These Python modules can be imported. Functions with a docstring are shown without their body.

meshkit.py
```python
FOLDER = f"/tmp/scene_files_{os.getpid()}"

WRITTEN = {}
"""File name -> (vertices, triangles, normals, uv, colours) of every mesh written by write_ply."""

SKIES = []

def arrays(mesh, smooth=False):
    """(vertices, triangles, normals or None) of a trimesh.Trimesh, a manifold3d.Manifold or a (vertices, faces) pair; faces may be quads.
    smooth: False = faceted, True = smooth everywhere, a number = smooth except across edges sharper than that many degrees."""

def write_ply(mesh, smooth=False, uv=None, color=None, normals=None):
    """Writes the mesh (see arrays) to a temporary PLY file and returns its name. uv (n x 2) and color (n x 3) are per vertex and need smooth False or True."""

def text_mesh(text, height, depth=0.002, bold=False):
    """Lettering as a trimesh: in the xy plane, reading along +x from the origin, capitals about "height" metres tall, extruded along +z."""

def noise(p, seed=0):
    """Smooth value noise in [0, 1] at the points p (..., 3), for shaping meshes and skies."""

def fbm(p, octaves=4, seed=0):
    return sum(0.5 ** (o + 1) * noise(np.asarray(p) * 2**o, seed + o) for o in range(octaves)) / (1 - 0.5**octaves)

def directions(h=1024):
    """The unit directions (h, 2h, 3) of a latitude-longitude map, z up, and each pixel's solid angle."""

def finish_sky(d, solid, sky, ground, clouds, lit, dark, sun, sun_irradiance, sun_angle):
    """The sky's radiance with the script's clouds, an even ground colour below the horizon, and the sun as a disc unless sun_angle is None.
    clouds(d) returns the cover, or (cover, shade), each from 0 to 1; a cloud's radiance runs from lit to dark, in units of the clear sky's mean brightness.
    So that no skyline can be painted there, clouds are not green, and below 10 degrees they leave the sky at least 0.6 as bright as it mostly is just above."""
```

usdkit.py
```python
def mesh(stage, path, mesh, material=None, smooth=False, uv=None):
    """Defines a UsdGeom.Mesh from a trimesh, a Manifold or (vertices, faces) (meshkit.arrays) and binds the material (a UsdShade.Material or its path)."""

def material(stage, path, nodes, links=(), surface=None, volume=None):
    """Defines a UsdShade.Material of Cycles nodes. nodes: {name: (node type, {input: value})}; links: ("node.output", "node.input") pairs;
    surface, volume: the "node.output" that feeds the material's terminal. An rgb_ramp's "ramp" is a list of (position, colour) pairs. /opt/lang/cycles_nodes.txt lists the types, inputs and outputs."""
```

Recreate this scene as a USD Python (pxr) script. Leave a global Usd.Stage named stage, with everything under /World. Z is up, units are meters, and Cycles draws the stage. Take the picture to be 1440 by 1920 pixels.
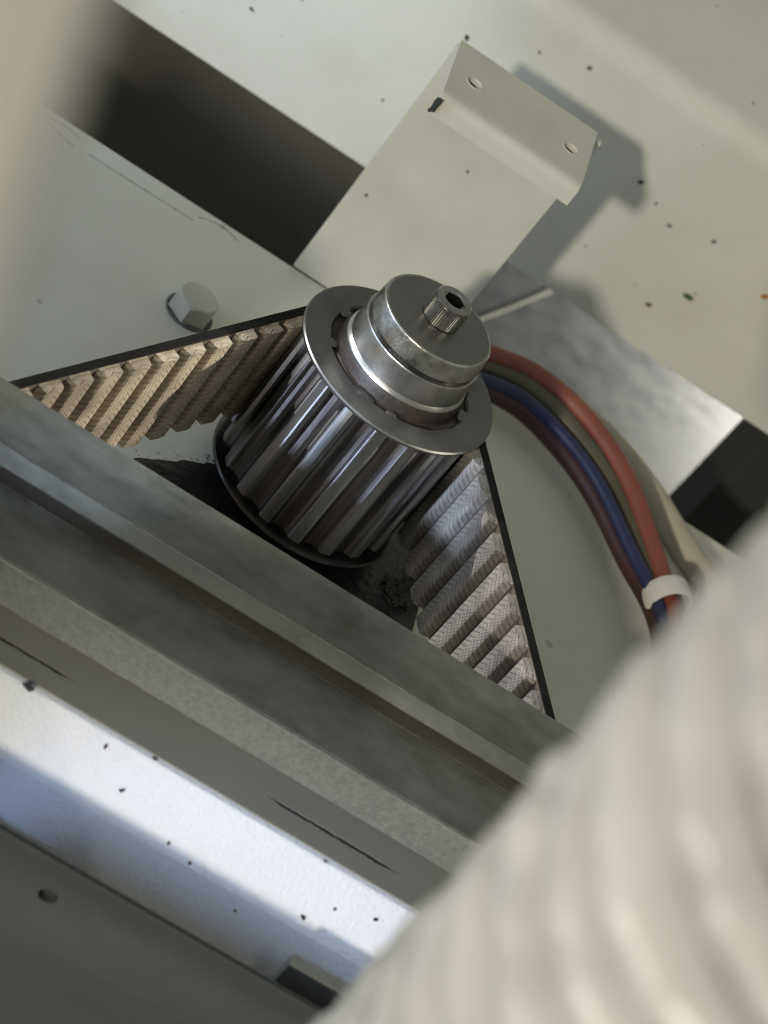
import math, random
import numpy as np
import trimesh, manifold3d, shapely
from shapely.geometry import Polygon, LineString, Point, box as sbox
from shapely import affinity
import usdkit, meshkit
from pxr import Usd, UsdGeom, UsdLux, UsdShade, Gf, Sdf, Vt

random.seed(7)
rng = np.random.default_rng(7)
stage = Usd.Stage.CreateInMemory()
UsdGeom.SetStageUpAxis(stage, UsdGeom.Tokens.z)
UsdGeom.SetStageMetersPerUnit(stage, 1.0)
W = UsdGeom.Xform.Define(stage, '/World')
stage.SetDefaultPrim(W.GetPrim())
MM = 0.001

# ------------------------------------------------------------------ camera (all lengths below in millimetres)
CAM = np.array([-146.084, -702.472, 528.987])
RV = np.array([2.178688, 0.509652, 0.530112])
F_PX = 4433.72                                   # focal length in units of a picture 1440 wide
th = np.linalg.norm(RV); k = RV / th
K = np.array([[0, -k[2], k[1]], [k[2], 0, -k[0]], [-k[1], k[0], 0]])
ROT = np.eye(3) + math.sin(th) * K + (1 - math.cos(th)) * K @ K      # rows: right, down, forward
cam = UsdGeom.Camera.Define(stage, '/World/camera')
m = Gf.Matrix4d(*[float(x) for x in np.r_[ROT[0], 0, -ROT[1], 0, -ROT[2], 0, CAM * MM, 1]])
cam.AddTransformOp().Set(m)
cam.CreateHorizontalApertureAttr(36.0); cam.CreateVerticalApertureAttr(48.0)
FOCAL = 36.0 * F_PX / 1440
cam.CreateFocalLengthAttr(FOCAL)
cam.CreateFStopAttr(FOCAL / 6.0)
cam.CreateFocusDistanceAttr(0.815)
cam.CreateClippingRangeAttr(Gf.Vec2f(0.01, 50))
cam.CreateExposureAttr(0.04)

def at(px, py, axis, val):
    """the point of the plane axis = val seen at a place of the photograph"""
    d = ROT.T @ np.array([(px - 720) / F_PX, (py - 960) / F_PX, 1.0]); a = 'xyz'.index(axis)
    return CAM + (val - CAM[a]) / d[a] * d

# ------------------------------------------------------------------ light: a work lamp, a bluish window, added spots and the dim room
def look(prim, pos, target):
    z = np.array(pos, float) - np.array(target, float); z /= np.linalg.norm(z)
    x = np.cross([0, 0, 1], z); x /= np.linalg.norm(x); y = np.cross(z, x)
    prim.AddTransformOp().Set(Gf.Matrix4d(*[float(v) for v in np.r_[x, 0, y, 0, z, 0, np.array(pos) * MM, 1]]))
def rect(name, pos, target, w, h, intensity, color):
    l = UsdLux.RectLight.Define(stage, '/World/' + name); look(l, pos, target)
    l.CreateWidthAttr(w * MM); l.CreateHeightAttr(h * MM); l.CreateIntensityAttr(intensity); l.CreateColorAttr(Gf.Vec3f(*color))
    return l
KEY = np.array([-0.4, -1.0, 0.42]); KEY /= np.linalg.norm(KEY)
lamp = UsdLux.SphereLight.Define(stage, '/World/work_lamp')
lamp.AddTranslateOp().Set(Gf.Vec3d(*[float(v) for v in (np.array([0, 60, 60]) + KEY * 10000) * MM]))
lamp.CreateRadiusAttr(0.200); lamp.CreateIntensityAttr(1130); lamp.CreateColorAttr(Gf.Vec3f(1.0, 0.93, 0.78))
rect('sky_window', (-520, -110, 150), (-60, 200, 40), 300, 260, 4.2, (0.56, 0.72, 1.0))
def spot(name, pos, target, radius, cone, intensity, color):
    l = UsdLux.SphereLight.Define(stage, '/World/' + name); look(l, pos, target)
    l.CreateRadiusAttr(radius * MM); l.CreateIntensityAttr(intensity); l.CreateColorAttr(Gf.Vec3f(*color))
    sh_ = UsdLux.ShapingAPI.Apply(l.GetPrim()); sh_.CreateShapingConeAngleAttr(cone); sh_.CreateShapingConeSoftnessAttr(0.4 if cone < 6 else 0.9)
spot('right_spot', (640, 30, 395), (-94, -86, 52), 7, 4.4, 16000, (1.0, 0.92, 0.76))
spot('left_spot', (-600, 110, 370), (72, -86, 45), 7, 5.0, 9000, (0.97, 0.96, 0.95))
spot('blue_spot', (-535, -830, 600), (20, -262, 0), 30, 6.6, 950, (0.34, 0.52, 1.0))  # added spot that tints the lower slope of the bed blue
spot('wall_spot', (-420, -350, 270), (-85, 241, 55), 22, 9.0, 400, (0.58, 0.74, 1.0))  # added spot that cools the left part of the wall
spot('glint_spot', (300, -1060, 1230), (-20, -230, 30), 7, 5.5, 1800, (1.0, 0.98, 0.94))  # added spot at the mirror angle for glints on the white edge
spot('front_spot', (-500, -1600, 310), (15, -225, 25), 62, 6.2, 560, (1.0, 0.93, 0.80))
spot('hose_spot', (-640, -820, 470), (45, -455, 290), 16, 9.0, 620, (1.0, 0.96, 0.88))  # added spot, rakes the hose to bring out its ribs
spot('pulley_spot', (-300, -385, 165), (-6, -40, 59), 12, 4.8, 2300, (0.62, 0.76, 1.0))  # added spot for bluish highlights on the pulley lands
rect('rear_lamp', (335, 545, -60), (300, 500, -150), 60, 60, 36, (1.0, 0.97, 0.86))
dome = UsdLux.DomeLight.Define(stage, '/World/room_light')
wm = usdkit.material(stage, '/World/Looks/room_light', {'b': ('background_shader', {'color': (0.97, 1.0, 0.88), 'strength': 0.26})}, surface='b.background')
UsdShade.MaterialBindingAPI.Apply(dome.GetPrim()).Bind(wm)

# ------------------------------------------------------------------ materials
def mat(name, nodes, links, surface='p.BSDF'):
    return usdkit.material(stage, '/World/Looks/' + name, nodes, links, surface=surface)

def paint(name, base, rough=0.35, speck=0.5, speck_scale=90, orange=0.25, stain=0.25, stain_col=(0.36, 0.33, 0.22), spec=0.5, bscale=900):
    n = {'g': ('geometry', {}),
         'n1': ('noise_texture', {'scale': 14.0, 'detail': 4.0, 'roughness': 0.6}),
         'r1': ('rgb_ramp', {'ramp': [(0.45, (0, 0, 0)), (0.75, (1, 1, 1))]}),
         's1': ('math', {'math_type': 'multiply', 'value2': stain}),
         'c1': ('mix_color', {'a': base, 'b': stain_col}),
         'v': ('voronoi_texture', {'scale': speck_scale, 'randomness': 1.0}),
         'nv': ('noise_texture', {'scale': speck_scale * 6, 'detail': 2.0}),
         'sep': ('separate_color', {}),
         'dsum': ('math', {'math_type': 'multiply_add', 'value2': 0.16, 'value3': -0.06}),
         'dd': ('math', {'math_type': 'add'}),
         'thr': ('map_range', {'from_min': 0.0, 'from_max': 1.0, 'to_min': -0.085, 'to_max': 0.13, 'clamp': True}),
         'lt': ('math', {'math_type': 'less_than'}),
         'sm': ('math', {'math_type': 'multiply', 'value2': speck}),
         'c2': ('mix_color', {'b': (0.055, 0.045, 0.03)}),
         'nb': ('noise_texture', {'scale': bscale, 'detail': 2.0}),
         'bp': ('bump', {'strength': orange, 'distance': 0.0006}),
         'nr': ('noise_texture', {'scale': 40.0, 'detail': 3.0}),
         'rr': ('map_range', {'from_min': 0.3, 'from_max': 0.7, 'to_min': rough * 0.8, 'to_max': rough * 1.25, 'clamp': True}),
         'p': ('principled_bsdf', {'specular_ior_level': spec})}
    l = [('g.position', 'n1.vector'), ('g.position', 'v.vector'), ('g.position', 'nb.vector'), ('g.position', 'nv.vector'), ('g.position', 'nr.vector'),
         ('n1.fac', 'r1.fac'), ('r1.color', 's1.value1'), ('s1.value', 'c1.fac'), ('v.color', 'sep.color'),
         ('nv.fac', 'dsum.value1'), ('v.distance', 'dd.value1'), ('dsum.value', 'dd.value2'),
         ('sep.r', 'thr.value'), ('dd.value', 'lt.value1'), ('thr.result', 'lt.value2'), ('lt.value', 'sm.value1'),
         ('c1.result', 'c2.a'), ('sm.value', 'c2.fac'), ('c2.result', 'p.base_color'),
         ('nb.fac', 'bp.height'), ('bp.normal', 'p.normal'), ('nr.fac', 'rr.value'), ('rr.result', 'p.roughness')]
    return mat(name, n, l)

def steel(name, dark, light, rough=(0.3, 0.5), scale=30, metallic=1.0, bump=0.15, bscale=400, stretch=(1, 1, 1), stain=None, stain_amt=0.0):
    n = {'g': ('geometry', {}), 'mp': ('mapping', {'scale': stretch}),
         'n1': ('noise_texture', {'scale': scale, 'detail': 6.0, 'roughness': 0.65}),
         'r1': ('rgb_ramp', {'ramp': [(0.3, dark), (0.72, light)]}),
         'n3': ('noise_texture', {'scale': 22.0, 'detail': 5.0, 'roughness': 0.7, 'distortion': 0.6}),
         'r3': ('rgb_ramp', {'ramp': [(0.54, (0, 0, 0)), (0.70, (stain_amt,) * 3)]}),
         'c': ('mix_color', {'b': stain or (0.1, 0.08, 0.06)}),
         'n2': ('noise_texture', {'scale': bscale, 'detail': 4.0}),
         'bp': ('bump', {'strength': bump, 'distance': 0.0004}),
         'rr': ('map_range', {'from_min': 0.3, 'from_max': 0.7, 'to_min': rough[0], 'to_max': rough[1], 'clamp': True}),
         'p': ('principled_bsdf', {'metallic': metallic})}
    l = [('g.position', 'mp.vector'), ('mp.vector', 'n1.vector'), ('mp.vector', 'n2.vector'), ('g.position', 'n3.vector'), ('n1.fac', 'r1.fac'),
         ('n3.fac', 'r3.fac'), ('r3.color', 'c.fac'), ('r1.color', 'c.a'), ('c.result', 'p.base_color'),
         ('n1.fac', 'rr.value'), ('rr.result', 'p.roughness'), ('n2.fac', 'bp.height'), ('bp.normal', 'p.normal')]
    return mat(name, n, l)

def plain(name, a, b, rough=0.5, scale=60, bump=0.1, bscale=500, spec=0.5):
    n = {'g': ('geometry', {}), 'n1': ('noise_texture', {'scale': scale, 'detail': 5.0, 'roughness': 0.6}),
         'r1': ('rgb_ramp', {'ramp': [(0.3, a), (0.7, b)]}), 'n2': ('noise_texture', {'scale': bscale, 'detail': 3.0}),
         'bp': ('bump', {'strength': bump, 'distance': 0.0005}), 'p': ('principled_bsdf', {'roughness': rough, 'specular_ior_level': spec})}
    l = [('g.position', 'n1.vector'), ('g.position', 'n2.vector'), ('n1.fac', 'r1.fac'), ('r1.color', 'p.base_color'), ('n2.fac', 'bp.height'), ('bp.normal', 'p.normal')]
    return mat(name, n, l)

def fabric(name, a, b, worn):
    """woven tooth facing: u = distance from the middle of the tooth, v = along the tooth (metres x 1000)"""
    n = {'t': ('texture_coordinate', {}), 's': ('separate_xyz', {}),
         'm1': ('math', {'math_type': 'multiply_add', 'value2': 0.9}),
         'm2': ('math', {'math_type': 'multiply', 'value2': 2 * math.pi / 2.6}), 'si': ('math', {'math_type': 'sine'}),
         'ma': ('map_range', {'from_min': -1.0, 'from_max': -0.2, 'to_min': 0.0, 'to_max': 1.0, 'clamp': True}),
         'm3': ('math', {'math_type': 'multiply_add', 'value2': -1.2}), 'm4': ('math', {'math_type': 'multiply', 'value2': 2 * math.pi / 0.8}), 'si2': ('math', {'math_type': 'sine'}),
         'm5': ('math', {'math_type': 'multiply_add', 'value2': 0.25}),
         'g': ('geometry', {}), 'n1': ('noise_texture', {'scale': 160.0, 'detail': 5.0, 'roughness': 0.7}),
         'r1': ('rgb_ramp', {'ramp': [(0.3, a), (0.65, b)]}),
         'n2': ('noise_texture', {'scale': 45.0, 'detail': 4.0}), 'r2': ('rgb_ramp', {'ramp': [(0.42, (0, 0, 0)), (0.66, (0.75, 0.75, 0.75))]}),
         'c': ('mix_color', {'b': worn}),
         'dk': ('mix_color', {'blend_type': 'multiply', 'b': (0.70, 0.66, 0.62)}), 'inv': ('math', {'math_type': 'subtract', 'value1': 1.0}),
         'bp': ('bump', {'strength': 0.6, 'distance': 0.0004}),
         'p': ('principled_bsdf', {'roughness': 0.8, 'sheen_weight': 0.15, 'specular_ior_level': 0.3})}
    l = [('t.UV', 's.vector'), ('s.x', 'm1.value1'), ('s.y', 'm1.value3'), ('m1.value', 'm2.value1'), ('m2.value', 'si.value1'), ('si.value', 'ma.value'),
         ('s.x', 'm3.value1'), ('s.y', 'm3.value3'), ('m3.value', 'm4.value1'), ('m4.value', 'si2.value1'), ('si2.value', 'm5.value1'), ('ma.result', 'm5.value3'),
         ('g.position', 'n1.vector'), ('g.position', 'n2.vector'), ('n1.fac', 'r1.fac'), ('n2.fac', 'r2.fac'), ('r2.color', 'c.fac'), ('r1.color', 'c.a'),
         ('c.result', 'dk.a'), ('ma.result', 'inv.value2'), ('inv.value', 'dk.fac'), ('dk.result', 'p.base_color'),
         ('m5.value', 'bp.height'), ('bp.normal', 'p.normal')]
    return mat(name, n, l)

CREAM = (0.66, 0.65, 0.565)
M = {}
M['wall'] = paint('cream_wall_paint', CREAM, rough=0.27, speck=0.85, speck_scale=95, orange=0.22, stain=0.22)
M['sheet'] = paint('cream_sheet_paint', CREAM, rough=0.42, speck=0.35, speck_scale=60, orange=0.12, stain=0.22)
M['tab'] = paint('cream_tab_paint', CREAM, rough=0.36, speck=0.75, speck_scale=110, orange=0.16, stain=0.35)
M['white'] = paint('white_textured_paint', (0.74, 0.74, 0.73), rough=0.17, speck=0.9, speck_scale=115, orange=0.55, stain=0.06, spec=0.7, bscale=800)
M['olive'] = paint('dull_bed_paint', (0.21, 0.20, 0.16), rough=0.5, speck=0.3, orange=0.1, stain=0.3, stain_col=(0.15, 0.14, 0.1))
M['bolt'] = paint('grimy_bolt_paint', (0.56, 0.55, 0.46), rough=0.45, speck=0.8, speck_scale=300, orange=0.3, stain=0.45, stain_col=(0.16, 0.15, 0.12))
M['cover'] = paint('cover_paint', (0.55, 0.535, 0.49), rough=0.4, speck=0.2, orange=0.1)
M['rail'] = steel('ground_rail_steel', (0.105, 0.109, 0.095), (0.20, 0.205, 0.183), rough=(0.36, 0.55), scale=95, bump=0.2, metallic=0.4, stretch=(0.5, 1, 1), stain=(0.075, 0.06, 0.038), stain_amt=0.75)
M['blast'] = steel('blasted_rail_steel', (0.19, 0.20, 0.185), (0.29, 0.30, 0.275), rough=(0.45, 0.6), scale=700, bump=0.5, bscale=1500, metallic=0.5)
M['rust'] = steel('brown_grease', (0.028, 0.024, 0.020), (0.058, 0.050, 0.041), rough=(0.4, 0.6), scale=50, metallic=0.3, stretch=(0.15, 1, 1), bump=0.3)
M['cover_steel'] = steel('raw_sheet_steel', (0.030, 0.036, 0.035), (0.050, 0.058, 0.055), rough=(0.5, 0.65), scale=14, metallic=0.3, stretch=(0.3, 1, 1))
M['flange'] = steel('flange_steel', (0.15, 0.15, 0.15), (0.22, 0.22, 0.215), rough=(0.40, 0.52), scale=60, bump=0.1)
M['cap'] = steel('cap_steel', (0.19, 0.186, 0.178), (0.23, 0.226, 0.216), rough=(0.36, 0.42), scale=60, bump=0.08, bscale=1200)
M['cap_edge'] = steel('cap_edge_steel', (0.3, 0.3, 0.28), (0.5, 0.49, 0.46), rough=(0.28, 0.42), scale=220, bump=0.3, bscale=900)
M['hub'] = steel('hub_steel', (0.34, 0.33, 0.31), (0.5, 0.49, 0.46), rough=(0.30, 0.38), scale=90, bump=0.12)
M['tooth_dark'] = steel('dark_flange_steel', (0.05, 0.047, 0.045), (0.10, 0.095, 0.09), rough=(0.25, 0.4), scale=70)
M['tooth'] = steel('polished_tooth_steel', (0.22, 0.215, 0.215), (0.42, 0.415, 0.41), rough=(0.26, 0.38), scale=70, stretch=(1, 1, 0.12), bump=0.12, bscale=250, stain=(0.12, 0.07, 0.045), stain_amt=0.5)
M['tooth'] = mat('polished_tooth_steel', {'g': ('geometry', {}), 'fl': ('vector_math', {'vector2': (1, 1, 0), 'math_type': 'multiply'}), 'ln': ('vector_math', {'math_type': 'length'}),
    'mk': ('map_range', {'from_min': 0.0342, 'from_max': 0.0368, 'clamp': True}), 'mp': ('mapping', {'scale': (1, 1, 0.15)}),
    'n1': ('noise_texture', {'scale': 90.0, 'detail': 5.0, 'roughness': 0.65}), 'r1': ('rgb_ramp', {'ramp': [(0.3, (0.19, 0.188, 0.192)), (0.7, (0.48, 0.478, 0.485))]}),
    'r2': ('rgb_ramp', {'ramp': [(0.35, (0.075, 0.066, 0.064)), (0.75, (0.20, 0.18, 0.172))]}), 'c': ('mix_color', {}), 'sz': ('separate_xyz', {}), 'mz': ('map_range', {'from_min': 0.012, 'from_max': 0.036, 'to_min': 0.8, 'to_max': 0.0, 'clamp': True}), 'gr': ('math', {'math_type': 'multiply'}), 'cg': ('mix_color', {'b': (0.075, 0.055, 0.042)}),  # browner towards the base, colour in place of dark reflections
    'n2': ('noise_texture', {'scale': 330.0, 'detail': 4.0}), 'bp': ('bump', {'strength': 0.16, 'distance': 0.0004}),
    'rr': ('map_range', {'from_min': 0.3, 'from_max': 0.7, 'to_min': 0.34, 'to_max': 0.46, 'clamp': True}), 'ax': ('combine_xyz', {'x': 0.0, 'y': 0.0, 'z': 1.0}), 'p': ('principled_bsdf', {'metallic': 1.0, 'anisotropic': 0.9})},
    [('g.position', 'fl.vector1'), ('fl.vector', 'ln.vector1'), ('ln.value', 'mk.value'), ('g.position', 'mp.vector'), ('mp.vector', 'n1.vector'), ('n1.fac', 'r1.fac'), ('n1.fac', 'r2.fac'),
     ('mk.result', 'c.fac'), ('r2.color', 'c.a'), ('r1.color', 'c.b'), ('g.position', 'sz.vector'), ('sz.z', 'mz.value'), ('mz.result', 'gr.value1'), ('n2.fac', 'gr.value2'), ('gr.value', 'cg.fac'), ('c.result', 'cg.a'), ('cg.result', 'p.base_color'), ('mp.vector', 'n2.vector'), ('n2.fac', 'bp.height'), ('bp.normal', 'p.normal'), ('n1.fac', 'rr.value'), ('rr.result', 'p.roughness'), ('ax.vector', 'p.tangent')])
M['brown'] = plain('brown_hub_rust', (0.016, 0.011, 0.008), (0.042, 0.028, 0.02), rough=0.5, scale=120, bump=0.4)
M['screw'] = steel('screw_steel', (0.3, 0.295, 0.28), (0.45, 0.44, 0.42), rough=(0.22, 0.32), scale=120)
M['rubber'] = plain('black_rubber', (0.006, 0.006, 0.006), (0.013, 0.013, 0.012), rough=0.8, bump=0.3, spec=0.15)
M['facing'] = plain('belt_root_fabric', (0.07, 0.055, 0.045), (0.14, 0.115, 0.09), rough=0.8, scale=200, bump=0.6, bscale=1500)
M['fabric'] = fabric('belt_tooth_fabric', (0.36, 0.305, 0.23), (0.55, 0.475, 0.365), (0.20, 0.16, 0.125))
M['fabric_grey'] = fabric('belt_tooth_fabric_grey', (0.27, 0.245, 0.22), (0.42, 0.39, 0.36), (0.16, 0.14, 0.13))  # greyer copy for the teeth of the right run
M['grime_shade'] = plain('black_grime_shade', (0.006, 0.006, 0.006), (0.02, 0.019, 0.018), rough=0.35, scale=90, bump=0.8, bscale=250)  # real grime, also the black put in for shade
M['dust'] = plain('grey_dust', (0.06, 0.06, 0.055), (0.20, 0.195, 0.17), rough=0.95, scale=170, bump=1.0, bscale=900)
M['orange'] = plain('orange_red_pvc', (0.20, 0.055, 0.032), (0.25, 0.07, 0.04), rough=0.5)
M['blue'] = plain('blue_pvc', (0.016, 0.021, 0.06), (0.022, 0.028, 0.085), rough=0.4)
M['olive_pvc'] = plain('olive_pvc', (0.07, 0.065, 0.04), (0.10, 0.09, 0.055), rough=0.45)
M['maroon'] = plain('maroon_pvc', (0.035, 0.013, 0.012), (0.055, 0.02, 0.018), rough=0.45)
M['beige'] = plain('beige_pvc', (0.38, 0.35, 0.26), (0.46, 0.42, 0.32), rough=0.5)
M['tie'] = plain('white_nylon', (0.6, 0.58, 0.54), (0.7, 0.68, 0.64), rough=0.45)
M['floor'] = steel('floor_galvanised', (0.17, 0.175, 0.19), (0.36, 0.36, 0.365), rough=(0.5, 0.7), scale=55, metallic=0.1, bump=0.1)
M['dark'] = plain('dark_brown_housing', (0.075, 0.064, 0.046), (0.095, 0.082, 0.06), rough=0.7, scale=12)
M['post'] = plain('dark_green_post', (0.025, 0.028, 0.022), (0.04, 0.043, 0.034), rough=0.5, scale=20)
M['hose'] = plain('beige_hose', (0.50, 0.485, 0.45), (0.70, 0.685, 0.645), rough=0.3, scale=25, spec=0.6)
M['hose_shade'] = plain('hose_valley_shade', (0.05, 0.046, 0.04), (0.08, 0.074, 0.064), rough=0.5, scale=25)  # dark colour stands in for shade in the valleys between ribs
M['leaf'] = plain('green_leaf_bit', (0.04, 0.09, 0.02), (0.08, 0.15, 0.03), rough=0.6)
M['leaf_brown'] = plain('brown_leaf_bit', (0.06, 0.035, 0.018), (0.12, 0.07, 0.03), rough=0.7)
M['leaf_orange'] = plain('orange_leaf_bit', (0.35, 0.14, 0.03), (0.45, 0.2, 0.05), rough=0.7)
M['black'] = plain('black_chip', (0.01, 0.012, 0.011), (0.03, 0.033, 0.03), rough=0.5)
M['wire'] = plain('pale_wire', (0.5, 0.49, 0.42), (0.6, 0.58, 0.5), rough=0.5)

# ------------------------------------------------------------------ helpers
used = {}
def numbered(parent, name):
    key = (parent, name); n = used.get(key, 0); used[key] = n + 1
    return parent + '/' + (name if n == 0 else f'{name}_{n:03d}')
def tag(prim, label=None, cat=None, group=None, kind=None):
    for k_, v in (('label', label), ('category', cat), ('group', group), ('kind', kind)):
        if v: prim.SetCustomDataByKey(k_, v)
    return prim
def thing(name, label, cat, group=None):
    x = UsdGeom.Xform.Define(stage, numbered('/World', name)); return tag(x.GetPrim(), label, cat, group)
def obj(name, mesh, material, parent=None, smooth=30, uv=None, **kw):
    path = numbered(str(parent.GetPath()) if parent else '/World', name)
    if uv is None:
        v, f, n = meshkit.arrays(mesh, False)
        mm = trimesh.Trimesh(v * MM, f, process=smooth is not False)
        g = usdkit.mesh(stage, path, mm, M[material], smooth=smooth)
    else:
        v, f = mesh
        g = usdkit.mesh(stage, path, (np.asarray(v) * MM, f), M[material], smooth=True, uv=uv)
    return tag(g.GetPrim(), **kw)

def extrude(poly, h, z0=0.0):
    mm = trimesh.creation.extrude_polygon(poly, h, engine='earcut'); mm.apply_translation([0, 0, z0]); return mm
def prism_x(poly, x0, x1):
    """a (y, z) outline drawn along x"""
    mm = extrude(poly, x1 - x0); v = mm.vertices.copy()
    mm.vertices = np.c_[v[:, 2] + x0, v[:, 0], v[:, 1]]; return mm
def rounded(pts, r=0.6):
    return Polygon(pts).buffer(-r, quad_segs=4).buffer(r, quad_segs=4)
def bent(pts, t, r):
    """a bent sheet outline of thickness t round the centre line pts with bend radius r"""
    out = [np.array(pts[0], float)]
    for a, b, c in zip(pts[:-2], pts[1:-1], pts[2:]):
        a, b, c = (np.array(q, float) for q in (a, b, c)); u = (a - b) / np.linalg.norm(a - b); w = (c - b) / np.linalg.norm(c - b)
        for s in np.linspace(0, 1, 9): out.append(b + u * r * (1 - s) ** 2 + w * r * s ** 2)
    out.append(np.array(pts[-1], float))
    return LineString(out).buffer(t / 2, cap_style='flat', quad_segs=4)
def lathe(prof, n=128):
    mm = trimesh.creation.revolve(np.array(prof, float), sections=n); return mm
def mani(mm):
    mm = trimesh.Trimesh(mm.vertices, mm.faces, process=True)
    return manifold3d.Manifold(manifold3d.Mesh(np.asarray(mm.vertices, np.float32), np.asarray(mm.faces, np.uint32)))
def tri(mf):
    q = mf.to_mesh(); return trimesh.Trimesh(q.vert_properties[:, :3], q.tri_verts, process=True)
def cyl(r, h, n=32, pos=(0, 0, 0), R=None):
    c = trimesh.creation.cylinder(r, h, sections=n)
    if R is not None: c.apply_transform(R)
    c.apply_translation(pos); return c
def bx(x0, x1, y0, y1, z0, z1):
    b = trimesh.creation.box((x1 - x0, y1 - y0, z1 - z0)); b.apply_translation(((x0 + x1) / 2, (y0 + y1) / 2, (z0 + z1) / 2)); return b
def spline(pts, n=60):
    from scipy.interpolate import CubicSpline
    pts = np.array(pts, float); s = np.r_[0, np.cumsum(np.linalg.norm(np.diff(pts, axis=0), axis=1))]
    return CubicSpline(s, pts)(np.linspace(0, s[-1], n))
def tube(path, r, n=16):
    path = np.asarray(path, float); r = np.broadcast_to(r, len(path)); T = np.gradient(path, axis=0); T /= np.linalg.norm(T, axis=1)[:, None]
    nrm = np.cross(T[0], [0.3, 0.2, 1.0]); nrm /= np.linalg.norm(nrm); V = []
    for i, (p, t) in enumerate(zip(path, T)):
        nrm = nrm - t * (nrm @ t); nrm /= np.linalg.norm(nrm); b = np.cross(t, nrm); a = np.linspace(0, 2 * np.pi, n, endpoint=False)
        V.append(p + r[i] * (np.cos(a)[:, None] * nrm + np.sin(a)[:, None] * b))
    V = np.vstack(V); F = []
    for i in range(len(path) - 1):
        for j in range(n):
            a, b = i * n + j, i * n + (j + 1) % n; F += [[a, b, b + n], [a, b + n, a + n]]
    c0, c1 = len(V), len(V) + 1; V = np.vstack([V, path[0], path[-1]]); e = (len(path) - 1) * n
    for j in range(n): F += [[c0, (j + 1) % n, j], [c1, e + j, e + (j + 1) % n]]
    return trimesh.Trimesh(V, F, process=False)
def flake(size, thick, seed, frame_n, pos, turn=0.0, aspect=0.6):
    """a small ragged chip lying on a face with normal frame_n"""
    r = np.random.default_rng(seed); a = np.linspace(0, 2 * np.pi, 12, endpoint=False)
    rad = size / 2 * (0.7 + 0.5 * r.random(12)); p = np.c_[rad * np.cos(a), aspect * rad * np.sin(a)]
    mm = extrude(Polygon(p).buffer(0), thick); n = np.array(frame_n, float); n /= np.linalg.norm(n)
    x = np.cross([0.2, 0.1, 1] if abs(n[2]) < .9 else [0, 1, 0.], n); x /= np.linalg.norm(x); y = np.cross(n, x)
    x, y = x * math.cos(turn) + y * math.sin(turn), -x * math.sin(turn) + y * math.cos(turn)
    v = mm.vertices + np.c_[np.zeros((len(mm.vertices), 2)), 0.25 * size * 0.15 * np.sin(mm.vertices[:, 0] / size * 5)]
    mm.vertices = v[:, :1] * x + v[:, 1:2] * y + (v[:, 2:3] + 0.05) * n + np.array(pos); return mm

# ------------------------------------------------------------------ floor and what stands behind the gap
obj('floor', bx(-1500, 1500, -1200, 1800, -160, -150), 'floor', kind='structure')
h = thing('dark_housing', 'dark brown housing in the gap left of the bent cream tab', 'housing')
obj('front_panel', prism_x(rounded([(330, -149), (330, 60), (600, 60), (600, -149)], 3), -520, 8), 'dark', h)
h = thing('frame_post', 'dark upright frame post at the right end of the bright floor strip', 'post')
obj('post_body', extrude(rounded([(215, 258), (330, 258), (330, 300), (215, 300)], 1.5), 230, -149.9), 'post', h)
wa, wb = at(880, 606, 'z', -148.5), at(1032, 545, 'z', -148.5); wd = (wb - wa)
obj('floor_wire', tube(np.array([wa - 0.35 * wd, wa, (wa + wb) / 2 + [0.6, 0, 0], wb, wb + 0.5 * wd]), 1.3, 10), 'wire', label='thin pale wire lying across the grey floor behind the pulley', cat='wire')

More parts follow.
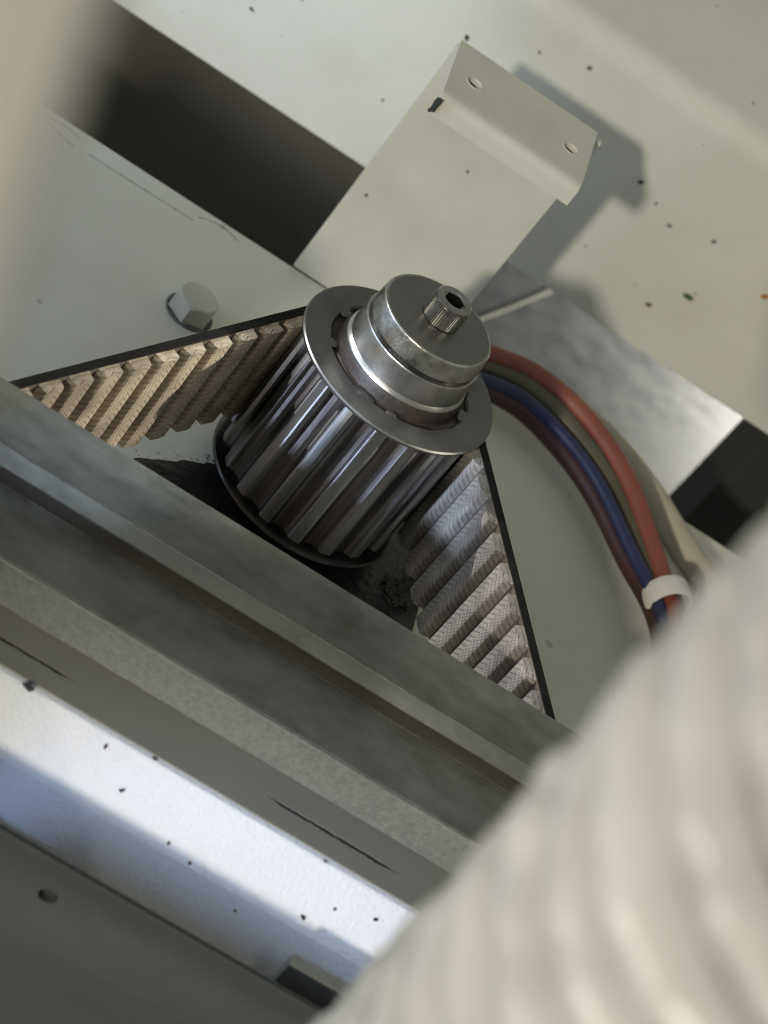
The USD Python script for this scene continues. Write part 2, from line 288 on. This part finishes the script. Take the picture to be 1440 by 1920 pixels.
# ------------------------------------------------------------------ rear wall of the machine
w = thing('rear_wall', 'cream painted sheet metal wall with a long bend and dirt specks, behind the gap', 'wall')
obj('wall_sheet', prism_x(bent([(242.2, 0), (242.2, 118.5), (640, 215)], 2.0, 10), -520, 420), 'wall', w)

# ------------------------------------------------------------------ mounting plate with its bent-up tab
p = thing('mounting_plate', 'cream painted sheet metal plate under the pulley with a bent-up tab', 'plate')
y1 = 136.57
obj('base_sheet', prism_x(rounded([(-124.8, -3), (y1, -3), (y1, 0), (-124.8, 0)], 0.9), -420, 420), 'sheet', p)
tabp = bent([(y1 - 9, -1.5), (y1 + 1.3, -1.5), (y1 + 1.3, 131)], 2.6, 4)
ob = prism_x(bent([(y1 + 1.3, 0.5), (y1 + 1.3, 125.85)], 2.6, 3), -34.6, 34.5)
tb = obj('tab', ob, 'tab', p)
H1, H2 = at(890, 157, 'z', 128), at(1070, 279, 'z', 128)
fl = Polygon([(-34.2, y1 + 2.4), (-34.4, 96), (29.6, 96.5), (31.0, y1 + 2.4)])
for hc in (H1, H2): fl = fl.difference(Point(hc[0], hc[1]).buffer(3.3, quad_segs=12))
fm = extrude(fl, 2.2, 125.9)
obj('tab_flange', fm, 'tab', p)
for hc in (H1, H2):                                       # raised rims of the two holes, dark plugs put in for shade
    r = lathe([(3.05, 126.2), (3.7, 126.2), (3.75, 128.1), (3.6, 128.35), (3.3, 128.35), (3.1, 127.9), (3.05, 126.2)], 40); r.apply_translation([hc[0], hc[1], 0]); obj('hole_rim', r, 'tab', p); obj('hole_shade', cyl(4.2, 4, 24, (hc[0], hc[1], 123.6)), 'grime_shade', p)
lip = bent([(97.5, 127.0), (92.0, 126.8), (91.3, 119.0)], 2.2, 3.2)
obj('tab_lip', prism_x(lip, -34.3, 29.4), 'tab', p, label='white lit lip of the tab with a dark left end')
obj('lip_shade', flake(9.5, 0.6, 3, (-0.75, -0.6, 0.1), (-33.7, 90.4, 123.4), 1.5, 0.34), 'black', p)  # black flake put in for the shaded hollow at the open lip end

for pts in (((168, 290), (230, 330), (300, 374), (362, 413)), ((372, 408), (400, 416), (446, 452)), ((84, 222), (112, 252), (140, 276)), ((80, 216), (120, 236), (150, 262))):
    P = spline([at(x_, y_, 'z', 0.02) for x_, y_ in pts], 24); P[:, :2] += rng.normal(0, 0.10, (24, 2))
    obj('scratch', tube(P, 0.05 + 0.17 * rng.random(24), 6), 'dust', p)

b = thing('hex_bolt', 'cream painted hexagon bolt head on the plate above the left belt', 'bolt')
ang = np.radians(np.arange(6) * 60 + 22); hexa = Polygon(np.c_[9.6 * np.cos(ang), 9.6 * np.sin(ang)])
hm = mani(extrude(hexa, 8.4, 1.0)) ^ mani(lathe([(0, 0), (9.7, 0), (9.7, 7.8), (8.0, 9.4), (0, 9.4)], 48))
hm = tri(hm); hm.apply_translation([-66, 66, 0]); obj('head', hm, 'bolt', b)
r = lathe([(0, 0.05), (10.2, 0.05), (10.2, 1.0), (0, 1.0)], 48); r.apply_translation([-66, 66, 0]); obj('seat_ring', r, 'dust', b)

# black stand-in for shade round the pulley and a clump of dust beside it
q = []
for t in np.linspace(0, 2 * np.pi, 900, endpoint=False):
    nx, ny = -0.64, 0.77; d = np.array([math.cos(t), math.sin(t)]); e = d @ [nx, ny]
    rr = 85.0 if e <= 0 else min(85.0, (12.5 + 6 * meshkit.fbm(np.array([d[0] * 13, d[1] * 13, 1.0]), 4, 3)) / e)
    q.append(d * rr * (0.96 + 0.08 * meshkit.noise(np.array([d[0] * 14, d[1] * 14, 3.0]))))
obj('shade_patch', extrude(Polygon(q).buffer(0).intersection(sbox(-100, -122, 60, 100)), 0.35, 0.004), 'grime_shade', label='black patch standing in for shade on the plate around the pulley base', cat='grime_shade')
gk = []
for i in range(16):
    x_, y_ = rng.uniform(250, 400), 868 - abs(rng.normal(0, 14)); c0 = at(x_, y_, 'z', 0.0); gk.append(flake(0.35 + 0.6 * rng.random(), 0.15, 300 + i, (0, 0, 1), c0, rng.uniform(0, 6), 0.7))
tag(obj('grease_specks', trimesh.util.concatenate(gk), 'grime_shade', smooth=False), 'fine black grime specks scattered along the edge of the shade patch', 'grime', kind='stuff')
dc = at(764, 1105, 'z', 1.5); parts = []
for i in range(150):
    o = rng.normal(0, 1, 3) * [3.2, 7.0, 2.2]; a = math.radians(-20)
    c0 = dc + [o[0] * math.cos(a) - o[1] * math.sin(a), o[0] * math.sin(a) + o[1] * math.cos(a), abs(o[2])]
    parts.append(tube(c0 + np.cumsum(rng.normal(0, 1.0, (7, 3)), axis=0), 0.10 + 0.12 * rng.random(), 5))
for i in range(50):
    o = rng.normal(0, 1, 3) * [2.6, 6.0, 1.0]; c0 = dc + [o[0] * 0.94 + o[1] * 0.34, -o[0] * 0.34 + o[1] * 0.94, abs(o[2]) - 1]
    q_ = trimesh.creation.icosphere(2, 0.6 + 1.3 * rng.random()); q_.vertices = q_.vertices * (0.6 + 0.8 * meshkit.fbm(q_.vertices * 1.5 + i, 3, i))[:, None] + c0; parts.append(q_)
obj('dust_clump', trimesh.util.concatenate(parts), 'dust', smooth=60, label='grey fluffy clump of dust between the pulley and the right belt', cat='dust')

# ------------------------------------------------------------------ pulley
p = thing('timing_pulley', 'dark polished steel toothed pulley with a flange, hub and capped shaft end', 'pulley')
NT = 17; step = 2 * math.pi / NT; GC = math.radians(-97.6)
ring = []
for i in range(NT):
    c = GC + i * step
    for off, rad in ((-6.9, 36.8), (-5.4, 35.3), (-3.4, 34.5), (0, 34.2), (3.4, 34.5), (5.4, 35.3), (6.9, 36.8), (8.4, 37.0), (10.6, 37.0), (12.8, 37.0)):
        t = c + math.radians(off); ring.append((rad * math.cos(t), rad * math.sin(t)))
body = Polygon(ring).buffer(-0.5, quad_segs=4).buffer(0.9, quad_segs=4).buffer(-0.4, quad_segs=4)
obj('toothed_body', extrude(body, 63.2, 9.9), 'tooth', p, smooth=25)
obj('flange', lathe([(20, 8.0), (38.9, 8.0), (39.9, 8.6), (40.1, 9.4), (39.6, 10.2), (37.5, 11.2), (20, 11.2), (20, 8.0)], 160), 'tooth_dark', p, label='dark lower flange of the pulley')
prof = [(28.6, 73.0), (39.0, 73.0), (40.0, 73.6), (40.1, 74.5), (39.6, 75.1), (36, 75.35), (29.4, 75.2), (28.6, 74.4), (28.6, 73.0)]
f2 = lathe(prof, 220); v = f2.vertices.copy(); rr = np.hypot(v[:, 0], v[:, 1]); tt = np.arctan2(v[:, 1], v[:, 0])
wob = 0.55 * (meshkit.fbm(np.c_[np.cos(tt) * 6, np.sin(tt) * 6, tt * 0], 4, 9) - 0.5) * 3 * np.clip((32 - rr) / 3.4, 0, 1)
v[:, 0] += wob * np.cos(tt); v[:, 1] += wob * np.sin(tt); f2.vertices = v
obj('flange', f2, 'flange', p, label='grey steel upper flange of the pulley')
obj('hub_recess', lathe([(0, 72.9), (30.5, 72.9), (30.5, 73.4), (26.5, 73.7), (25.9, 74.6), (25.7, 77.6), (24.9, 79.4), (0, 79.4)], 128), 'brown', p, label='brown rusty foot of the hub')
obj('hub', lathe([(0, 79.0), (24.95, 79.0), (25.1, 79.5), (24.9, 80.2), (24.1, 81.2), (23.8, 90.2), (23.4, 91.0), (22.4, 91.2), (0, 91.2)], 160), 'hub', p)
obj('hub_gap', lathe([(0, 91.0), (22.2, 91.0), (22.2, 92.8), (0, 92.8)], 96), 'grime_shade', p, label='dark joint under the end cap')
obj('cap_rim', lathe([(22.0, 92.5), (22.5, 92.5), (22.8, 92.9), (22.8, 94.6), (22.3, 99.9), (21.9, 100.6), (21.5, 100.8), (21.0, 100.6), (20.9, 95.0), (22.0, 92.5)], 160), 'cap_edge', p)
obj('end_cap', lathe([(0, 92.0), (21.0, 92.0), (21.2, 100.55), (12, 101.3), (8.5, 101.6), (0, 101.6)], 128), 'cap', p)
kn = []
for i in range(56):
    for o, rr in ((-0.5, 7.15), (-0.2, 7.4), (0.2, 7.4)):
        t = 2 * math.pi * (i + o) / 56; kn.append((rr * math.cos(t), rr * math.sin(t)))
head = mani(extrude(Polygon(kn), 8.0, 101.9)) + mani(lathe([(0, 101), (6.8, 101), (6.95, 103), (6.95, 109.6), (7.15, 109.9), (7.15, 110.7), (6.5, 111.2), (0, 111.2)], 64))
a6 = np.radians(np.arange(6) * 60 + 12); hexs = Polygon(np.c_[4.1 * np.cos(a6), 4.1 * np.sin(a6)])
head = head - mani(extrude(hexs, 8, 105.3)) - mani(lathe([(0, 110.5), (3.9, 110.5), (4.8, 111.7), (0, 111.7)], 48))
sc = obj('cap_screw', tri(head), 'screw', p, smooth=28)
obj('socket', extrude(hexs.buffer(-0.03), 0.3, 105.25), 'grime_shade', sc)
for i, (px, py) in enumerate(((646, 580), (625, 640), (680, 740), (872, 780), (735, 775))):      # staked spots of the flange seat
    c = at(px, py, 'z', 75.5); s = trimesh.creation.icosphere(3, 1.0); v = s.vertices
    tt = math.atan2(c[1], c[0]); v = v * (0.7 + 0.6 * meshkit.fbm(v * 2 + i * 7, 3, i))[:, None] * [2.2, [2.6, 2.0, 4.2, 3.4, 2.0][i], 0.45]
    v = np.c_[v[:, 0] * math.cos(tt) - v[:, 1] * math.sin(tt), v[:, 0] * math.sin(tt) + v[:, 1] * math.cos(tt), v[:, 2]]
    s.vertices = v + [28.3 * math.cos(tt), 28.3 * math.sin(tt), 74.9]; obj('stake_mark', s, 'flange', p)

# ------------------------------------------------------------------ timing belt
bt = thing('timing_belt', 'wide black toothed belt with woven tan tooth facing running round the pulley', 'belt')
phL, phR = 2.5896, 0.3924; LEN_L, LEN_R = 180.0, 160.0; Z0, Z1 = 17.0, 67.0
def pt(s, r):
    """point of the belt: s < 0 along the right run, 0..arc round the pulley, beyond along the left run"""
    arc = (phL - phR) * 37.87
    if s < 0:
        n = np.array([math.cos(phR), math.sin(phR)]); return n * r + np.array([math.sin(phR), -math.cos(phR)]) * -s
    if s > arc:
        n = np.array([math.cos(phL), math.sin(phL)]); return n * r + np.array([-math.sin(phL), math.cos(phL)]) * (s - arc)
    t = phR + s / 37.87; return np.array([math.cos(t), math.sin(t)]) * r
ARC = (phL - phR) * 37.87
def strip(r0, r1, z0, z1):
    ss = np.r_[-LEN_R, np.linspace(0, ARC, 40), ARC + LEN_L]
    poly = Polygon([tuple(pt(s, r1)) for s in ss] + [tuple(pt(s, r0)) for s in ss[::-1]])
    return extrude(poly, z1 - z0, z0)
obj('backing', strip(36.5, 39.7, Z0, Z1), 'rubber', bt)
obj('root_facing', strip(36.1, 36.55, Z0 + 0.35, Z1 - 0.35), 'facing', bt)
arcp = (math.radians(-97.6) + 6 * step - phR) * 37.87         # first tooth after the start of the arc
def tooth(s0, seed, matname):
    r = np.random.default_rng(seed)
    prof = [(-4.8, 36.3), (-4.6, 35.2), (-4.4, 33.6), (-4.1, 32.7), (-3.5, 32.25), (-1.8, 32.1), (0, 32.05), (1.8, 32.1), (3.5, 32.25), (4.1, 32.7), (4.4, 33.6), (4.6, 35.2), (4.8, 36.3)]
    nz = 16; zs = np.linspace(Z0, Z1 - 0.2, nz); V, U = [], []
    jag = r.random((2, len(prof))) * np.array([[0.35], [0.4]])
    for iz, z in enumerate(zs):
        for ip, (o, rad) in enumerate(prof):
            zz = z + (jag[0, ip] if iz == 0 else -jag[1, ip] if iz == nz - 1 else 0)
            wob = 0.12 * (meshkit.noise(np.array([zz * 0.8, ip * 0.9, seed * 3.1])) - 0.5)
            xy = pt(s0 + o, rad + wob); V.append((*xy, zz)); U.append((abs(o) + 0.7 * max(0, rad - 32.6), z))
    n = len(prof); F = []
    for i in range(nz - 1):
        for j in range(n - 1):
            a = i * n + j; F += [[a, a + 1, a + n + 1], [a, a + n + 1, a + n]]
    for iz, flip in ((0, False), (nz - 1, True)):                    # end caps with their own vertices
        base = len(V)
        for j in range(n): V.append(V[iz * n + j]); U.append(U[iz * n + j])
        mid = len(V); V.append(tuple(np.mean([V[iz * n + j] for j in range(n)], axis=0))); U.append((2.0, zs[iz] + 1))
        for j in range(n): F.append([mid, base + (j + 1) % n, base + j] if not flip else [mid, base + j, base + (j + 1) % n])
    return np.array(V), np.array(F)[:, ::-1], np.array(U)
kk = 0
for i in range(-12, 18):
    s0 = arcp + i * 14.0
    if s0 < -LEN_R + 6 or s0 > ARC + LEN_L - 6: continue
    mname = 'fabric' if s0 > ARC * 0.5 else 'fabric_grey'
    V, F, U = tooth(s0, 100 + i, mname); obj('tooth', (V, F), mname, bt, uv=U); kk += 1

# ------------------------------------------------------------------ cables
def cable(name, pts, r, mtl, label):
    P = spline([at(px, py, 'z', z) for px, py, z in pts], 70)
    obj(name, tube(P, r, 20), mtl, label=label, cat='cable')
cable('cable', [(790, 640, 18), (860, 648, 19), (925, 668, 20), (990, 694, 20), (1065, 750, 20), (1128, 822, 20), (1178, 905, 20), (1214, 1000, 19), (1240, 1080, 18), (1258, 1140, 18), (1275, 1230, 18), (1285, 1330, 18)], 4.3, 'orange', 'thick orange-red cable, outermost of the cable bundle')
cable('cable', [(790, 662, 14), (860, 672, 15), (920, 692, 16), (985, 722, 16), (1050, 778, 16), (1108, 848, 16), (1158, 930, 15), (1198, 1020, 15), (1228, 1090, 15), (1246, 1145, 15), (1262, 1230, 15)], 4.3, 'olive_pvc', 'olive green cable between the orange-red and the blue cable')
cable('cable', [(790, 690, 17), (860, 700, 17), (920, 716, 17), (975, 742, 17), (1040, 800, 17), (1106, 880, 17), (1156, 972, 17), (1196, 1056, 17), (1222, 1105, 17), (1240, 1150, 17), (1252, 1240, 17)], 2.9, 'blue', 'thin blue cable along the inner side of the bundle')
cable('cable', [(790, 705, 12), (860, 716, 12), (918, 734, 12), (970, 762, 12), (1034, 822, 12), (1096, 900, 12), (1146, 990, 12), (1186, 1070, 12), (1212, 1115, 12), (1228, 1150, 12), (1240, 1240, 12)], 4.4, 'maroon', 'dark maroon cable lowest in the bundle next to the plate')
cable('cable', [(930, 690, 5), (1010, 725, 5), (1085, 775, 5), (1150, 838, 5), (1205, 905, 5), (1252, 978, 5), (1296, 1048, 5), (1345, 1110, 5), (1410, 1170, 5)], 6.2, 'beige', 'thick beige cable behind the orange-red one, curving off along the plate edge')
ta, tb_ = at(1246, 1105, 'z', 17), at(1262, 1150, 'z', 17); ax = (tb_ - ta) / np.linalg.norm(tb_ - ta)
rg = lathe([(8.2, -4.4), (8.9, -4.8), (9.6, -4.4), (10.0, -3.0), (10.15, 0), (10.0, 3.0), (9.6, 4.4), (8.9, 4.8), (8.2, 4.4), (8.2, -4.4)], 48)
rg.apply_transform(trimesh.geometry.align_vectors([0, 0, 1], ax)); rg.apply_translation((ta + tb_) / 2 + [-1, 1, 0])
obj('cable_ring', rg, 'tie', label='white plastic ring holding the cable bundle together', cat='ring')

# ------------------------------------------------------------------ guide rail in front of the pulley
g = thing('guide_rail', 'long grey steel guide rail with a brown groove in front of the pulley', 'rail')
prof = [(-125, 74.2), (-152.3, 74.2), (-156.3, 70.4), (-156.3, 64.2), (-184.0, 64.2), (-184.0, 48.06), (-125, 48.06)]
obj('rail_body', prism_x(rounded(prof, 0.45), -420, 420), 'rail', g, smooth=20)
obj('groove_band', prism_x(Polygon([(-156.34, 64.5), (-156.6, 64.6), (-156.6, 69.9), (-156.34, 70.0)]), -420, 420), 'rust', g, label='brown greasy band in the step of the rail')
obj('front_face', prism_x(rounded([(-184.02, 48.3), (-185.2, 48.3), (-185.2, 63.5), (-184.6, 64.05), (-184.02, 64.05)], 0.25), -420, 420), 'blast', g, label='paler bead blasted front face of the rail')
for yy, zz in ((-152.35, 74.12), (-184.95, 63.85)):  # thin bright strips stand in for highlights on the rail edges
    xs = np.linspace(-300, 300, 240); pth = np.c_[xs, yy + rng.normal(0, 0.03, 240), zz + rng.normal(0, 0.03, 240)]
    obj('edge_highlight', tube(pth, 0.10 + 0.16 * rng.random(240), 6), 'hub', g, smooth=60, label='bright strip painted in for the highlight along the rail edge')
g = thing('machine_bed', 'painted machine bed under the guide rail with a bright white sloping edge', 'machine bed')
bed = [(-125, 47.9), (-208.3, 47.9), (-224.3, 33.6), (-234.0, 15.2), (-238, -60), (-125, -60)]
obj('white_edge', prism_x(rounded(bed, 1.6), -420, 420), 'white', g, smooth=40, label='white textured sloping edge of the bed')
SL = [(-140, at(142, 1278, 'z', 48.6)[0]), (at(500, 1493, 'z', 48.6)[0], at(750, 1640, 'z', 48.6)[0])]
ys = at(620, 1563, 'z', 48.6)[1]
strp = mani(bx(-420, 420, -206.3, -185.3, 47.92, 48.6))
def ragged(x0, x1, w, z0, z1):
    n_ = int(x1 - x0); xs = np.linspace(x0, x1, n_); t_ = np.clip(np.minimum(xs - x0, x1 - xs) / 6, 0.25, 1)
    up = ys + w * t_ * (0.55 + 0.7 * rng.random(n_)); lo = ys - w * t_ * (0.55 + 0.7 * rng.random(n_))
    return extrude(Polygon(np.r_[np.c_[xs, up], np.c_[xs, lo][::-1]]), z1 - z0, z0)
for x0, x1 in SL: strp = strp - mani(ragged(x0, x1, 0.85, 40, 60))
obj('top_strip', tri(strp), 'olive', g, smooth=False, label='dull olive grey top strip with two narrow black slots')
for x0, x1 in SL:
    obj('slot', bx(x0 - 1, x1 + 1, ys - 1.6, ys + 1.6, 47.905, 47.915), 'black', g)

# front cover plate with a hole and a small clip
YF = -256.0; zt = at(0, 1556, 'y', YF)[2]
c = thing('front_cover', 'dark grey steel cover plate with a round hole in the lower left corner', 'cover plate')
pl = mani(prism_x(rounded([(YF, -90), (YF, zt), (YF + 2.5, zt), (YF + 2.5, -90)], 0.7), -300, 300))
hc = at(90, 1680, 'y', YF)
pl = pl - mani(cyl(2.9, 20, 32, hc, trimesh.transformations.rotation_matrix(math.pi / 2, [1, 0, 0])))
obj('cover_sheet', tri(pl), 'cover_steel', c, smooth=20)
obj('hole_backing', cyl(5, 1.0, 24, hc + [0, 3.2, 0], trimesh.transformations.rotation_matrix(math.pi / 2, [1, 0, 0])), 'black', c)  # added disc, stops light passing through the hole
YC = YF + 12.5; e0, e1, e2 = at(509, 1846, 'y', YC), at(545, 1806, 'y', YC), at(655, 1872, 'y', YC)
cl = thing('steel_clip', 'small steel clip sitting on the upper edge of the grey cover plate', 'clip')
clip = manifold3d.Manifold.hull_points(np.array([(e0[0], YC + d_, e0[2] - q_) for d_ in (0, 4) for q_ in (0, 8)] + [(e1[0], YC + d_, e1[2]) for d_ in (0, 4)] + [(e1[0] + 26, YC + d_, e1[2] - q_) for d_ in (0, 4) for q_ in (0.3, 14)], np.float32))
obj('clip_body', tri(clip), 'blast', cl, smooth=False)

# front guard added out of view to shade the pulley's lower half and the plate
gd = thing('light_blocker', 'cream sheet metal guard added out of view to shade the pulley and the plate', 'blocker')
gp = Polygon([(-420, 118), (330, 118), (330, 170), (0, 170), (-88, 182), (-108, 236), (-122, 245), (-227.5, 246), (-239, 190), (-248, 190), (-252, 258), (-420, 268)])
gm = extrude(gp, 3.0); v = gm.vertices.copy(); gm.vertices = np.c_[v[:, 0], v[:, 2] - 451.5, v[:, 1]]; gm.invert()
obj('blocker_sheet', gm, 'cover', gd)

# ------------------------------------------------------------------ near things, out of focus: cover edge top left, corrugated hose bottom right
d = np.array([7.0, -18.6, -23.0]); d /= np.linalg.norm(d)
pc = np.array([-145.6, -529.0, 420.0]); pc = CAM + (pc - CAM) * 0.72; view = pc - CAM; view /= np.linalg.norm(view)
sx = np.cross(d, view); sx /= np.linalg.norm(sx)
if sx @ ROT[0] > 0: sx = -sx                                # towards the left of the picture
nn = np.cross(d, sx)
out = rounded([(-75, -3.0), (75, -3.0), (75, 3.0), (-75, 3.0)], 2.6)
sh = extrude(rounded([(0, -3), (34, -3), (34, 3), (0, 3)], 2.8), 170, -85); v = sh.vertices
sh.vertices = pc + v[:, :1] * sx + v[:, 1:2] * nn + v[:, 2:3] * d
obj('door_edge', sh, 'cover', label='blurred cream door edge close to the lens in the top left corner', cat='door edge')

A, B = np.array([-50.0, -481.0, 294.5]), np.array([-70.0, -515.0, 414.0]); ax = (B - A) / np.linalg.norm(B - A)
RH = 56.0
vm = (A + B) / 2 - CAM; side = np.cross(ax, vm); side /= np.linalg.norm(side)
if side @ ROT[0] < 0: side = -side
HS = 0.9
A, B = CAM + (A - CAM) * 1.4 * HS, CAM + (B - CAM) * 1.4 * HS
A0 = A + side * RH * HS
PITCH = 21.0
hs = thing('corrugated_hose', 'thick pale ribbed hose, blurred, close to the lens at lower right', 'hose')
def place(mm):
    mm.apply_scale(HS)
    mm.apply_transform(trimesh.geometry.align_vectors([0, 0, 1], ax)); mm.apply_translation(A0); return mm
obj('hose_body', place(lathe([(0, -95), (RH - 11, -95), (RH - 11, 265), (0, 265)], 64)), 'hose_shade', hs, label='tube between the ribs, darkened to stand in for their shade')
for k_ in range(-4, 13):
    prof = [(RH - 11.5, -6.6), (RH - 7.5, -5.9), (RH - 3.2, -4.4), (RH - 0.8, -2.3), (RH, 0), (RH - 0.8, 2.3), (RH - 3.2, 4.4), (RH - 7.5, 5.9), (RH - 11.5, 6.6), (RH - 11.5, -6.6)]
    rb = lathe(prof, 150); v = rb.vertices.copy(); tt = np.arctan2(v[:, 1], v[:, 0]); r0 = np.hypot(v[:, 0], v[:, 1])
    nz = meshkit.fbm(np.c_[np.cos(tt) * 3.2, np.sin(tt) * 3.2, np.full(len(tt), k_ * 4.7)], 4, 17)
    wv = 0.5 + 0.5 * np.sin(tt * 26 + k_ * 1.9)
    r1 = r0 + (r0 - RH + 11.5) / 11.5 * ((nz - 0.5) * 5.5 + (wv - 0.5) * 0.7)
    v[:, 0] *= r1 / r0; v[:, 1] *= r1 / r0; v[:, 2] += (nz - 0.5) * 3.0 + k_ * PITCH; rb.vertices = v
    obj('rib', place(rb), 'hose', hs, smooth=True)

# ------------------------------------------------------------------ debris
def bit(name, px, py, axis, val, size, mtl, nrm, label, cat, seed, turn=0.0, asp=0.6, th=0.4, group=None):
    obj(name, flake(size, th, seed, nrm, at(px, py, axis, val), turn, asp), mtl, smooth=False, label=label, cat=cat, group=group)
NY = (0, -1, 0)
bit('leaf_bit', 1290, 556, 'y', 241.1, 5.2, 'leaf', NY, 'green leaf scrap on the lower right of the cream wall', 'leaf', 1, 0.3)
bit('leaf_bit', 1216, 571, 'y', 241.1, 3.6, 'leaf_brown', NY, 'brown leaf scrap left of the green one on the wall', 'leaf', 2, 0.8)
bit('leaf_bit', 1434, 556, 'y', 241.1, 4.4, 'leaf_orange', NY, 'orange leaf scrap at the right edge of the wall', 'leaf', 3, 0.9)
bit('dirt_speck', 1201, 341, 'y', 241.1, 2.8, 'black', NY, 'dark speck inside the shadow of the tab on the wall', 'speck', 4, 1.1)
bit('dirt_speck', 875, 71, 'y', 241.1, 3.2, 'black', NY, 'dark speck on the wall just above the tab flange', 'speck', 5, 2.2)
bit('dirt_speck', 472, 17, 'y', 241.1, 2.4, 'black', NY, 'single round dark speck on the bluish upper left wall', 'speck', 6)
n1 = (0, -0.66, 0.75)
def onE(px, py):                                          # the sloping face of the bed
    d_ = ROT.T @ np.array([(px - 720) / F_PX, (py - 960) / F_PX, 1.0]); n_ = np.array([0, -14.3, 16.0]); n_ = n_ / np.linalg.norm(n_); return CAM + ((np.array([0, -208.3, 47.9]) - CAM) @ n_) / (d_ @ n_) * d_
for i, (px, py, sz, lab) in enumerate(((54, 1287, 4.2, 'black ragged paint chip on the upper rim of the white edge, far left'), (228, 1482, 1.9, 'grey chip in the middle of the white band, left half'), (198, 1399, 1.7, 'small dark chip near the top of the white band, left half'), (568, 1720, 2.0, 'dark chip low on the white band, right half'), (704, 1724, 1.8, 'dark chip at the right end of the white band'))):
    obj('paint_chip', flake(sz, 0.4, 20 + i, n1, onE(px, py), i, 0.6), 'black', smooth=False, label=lab, cat='chip')
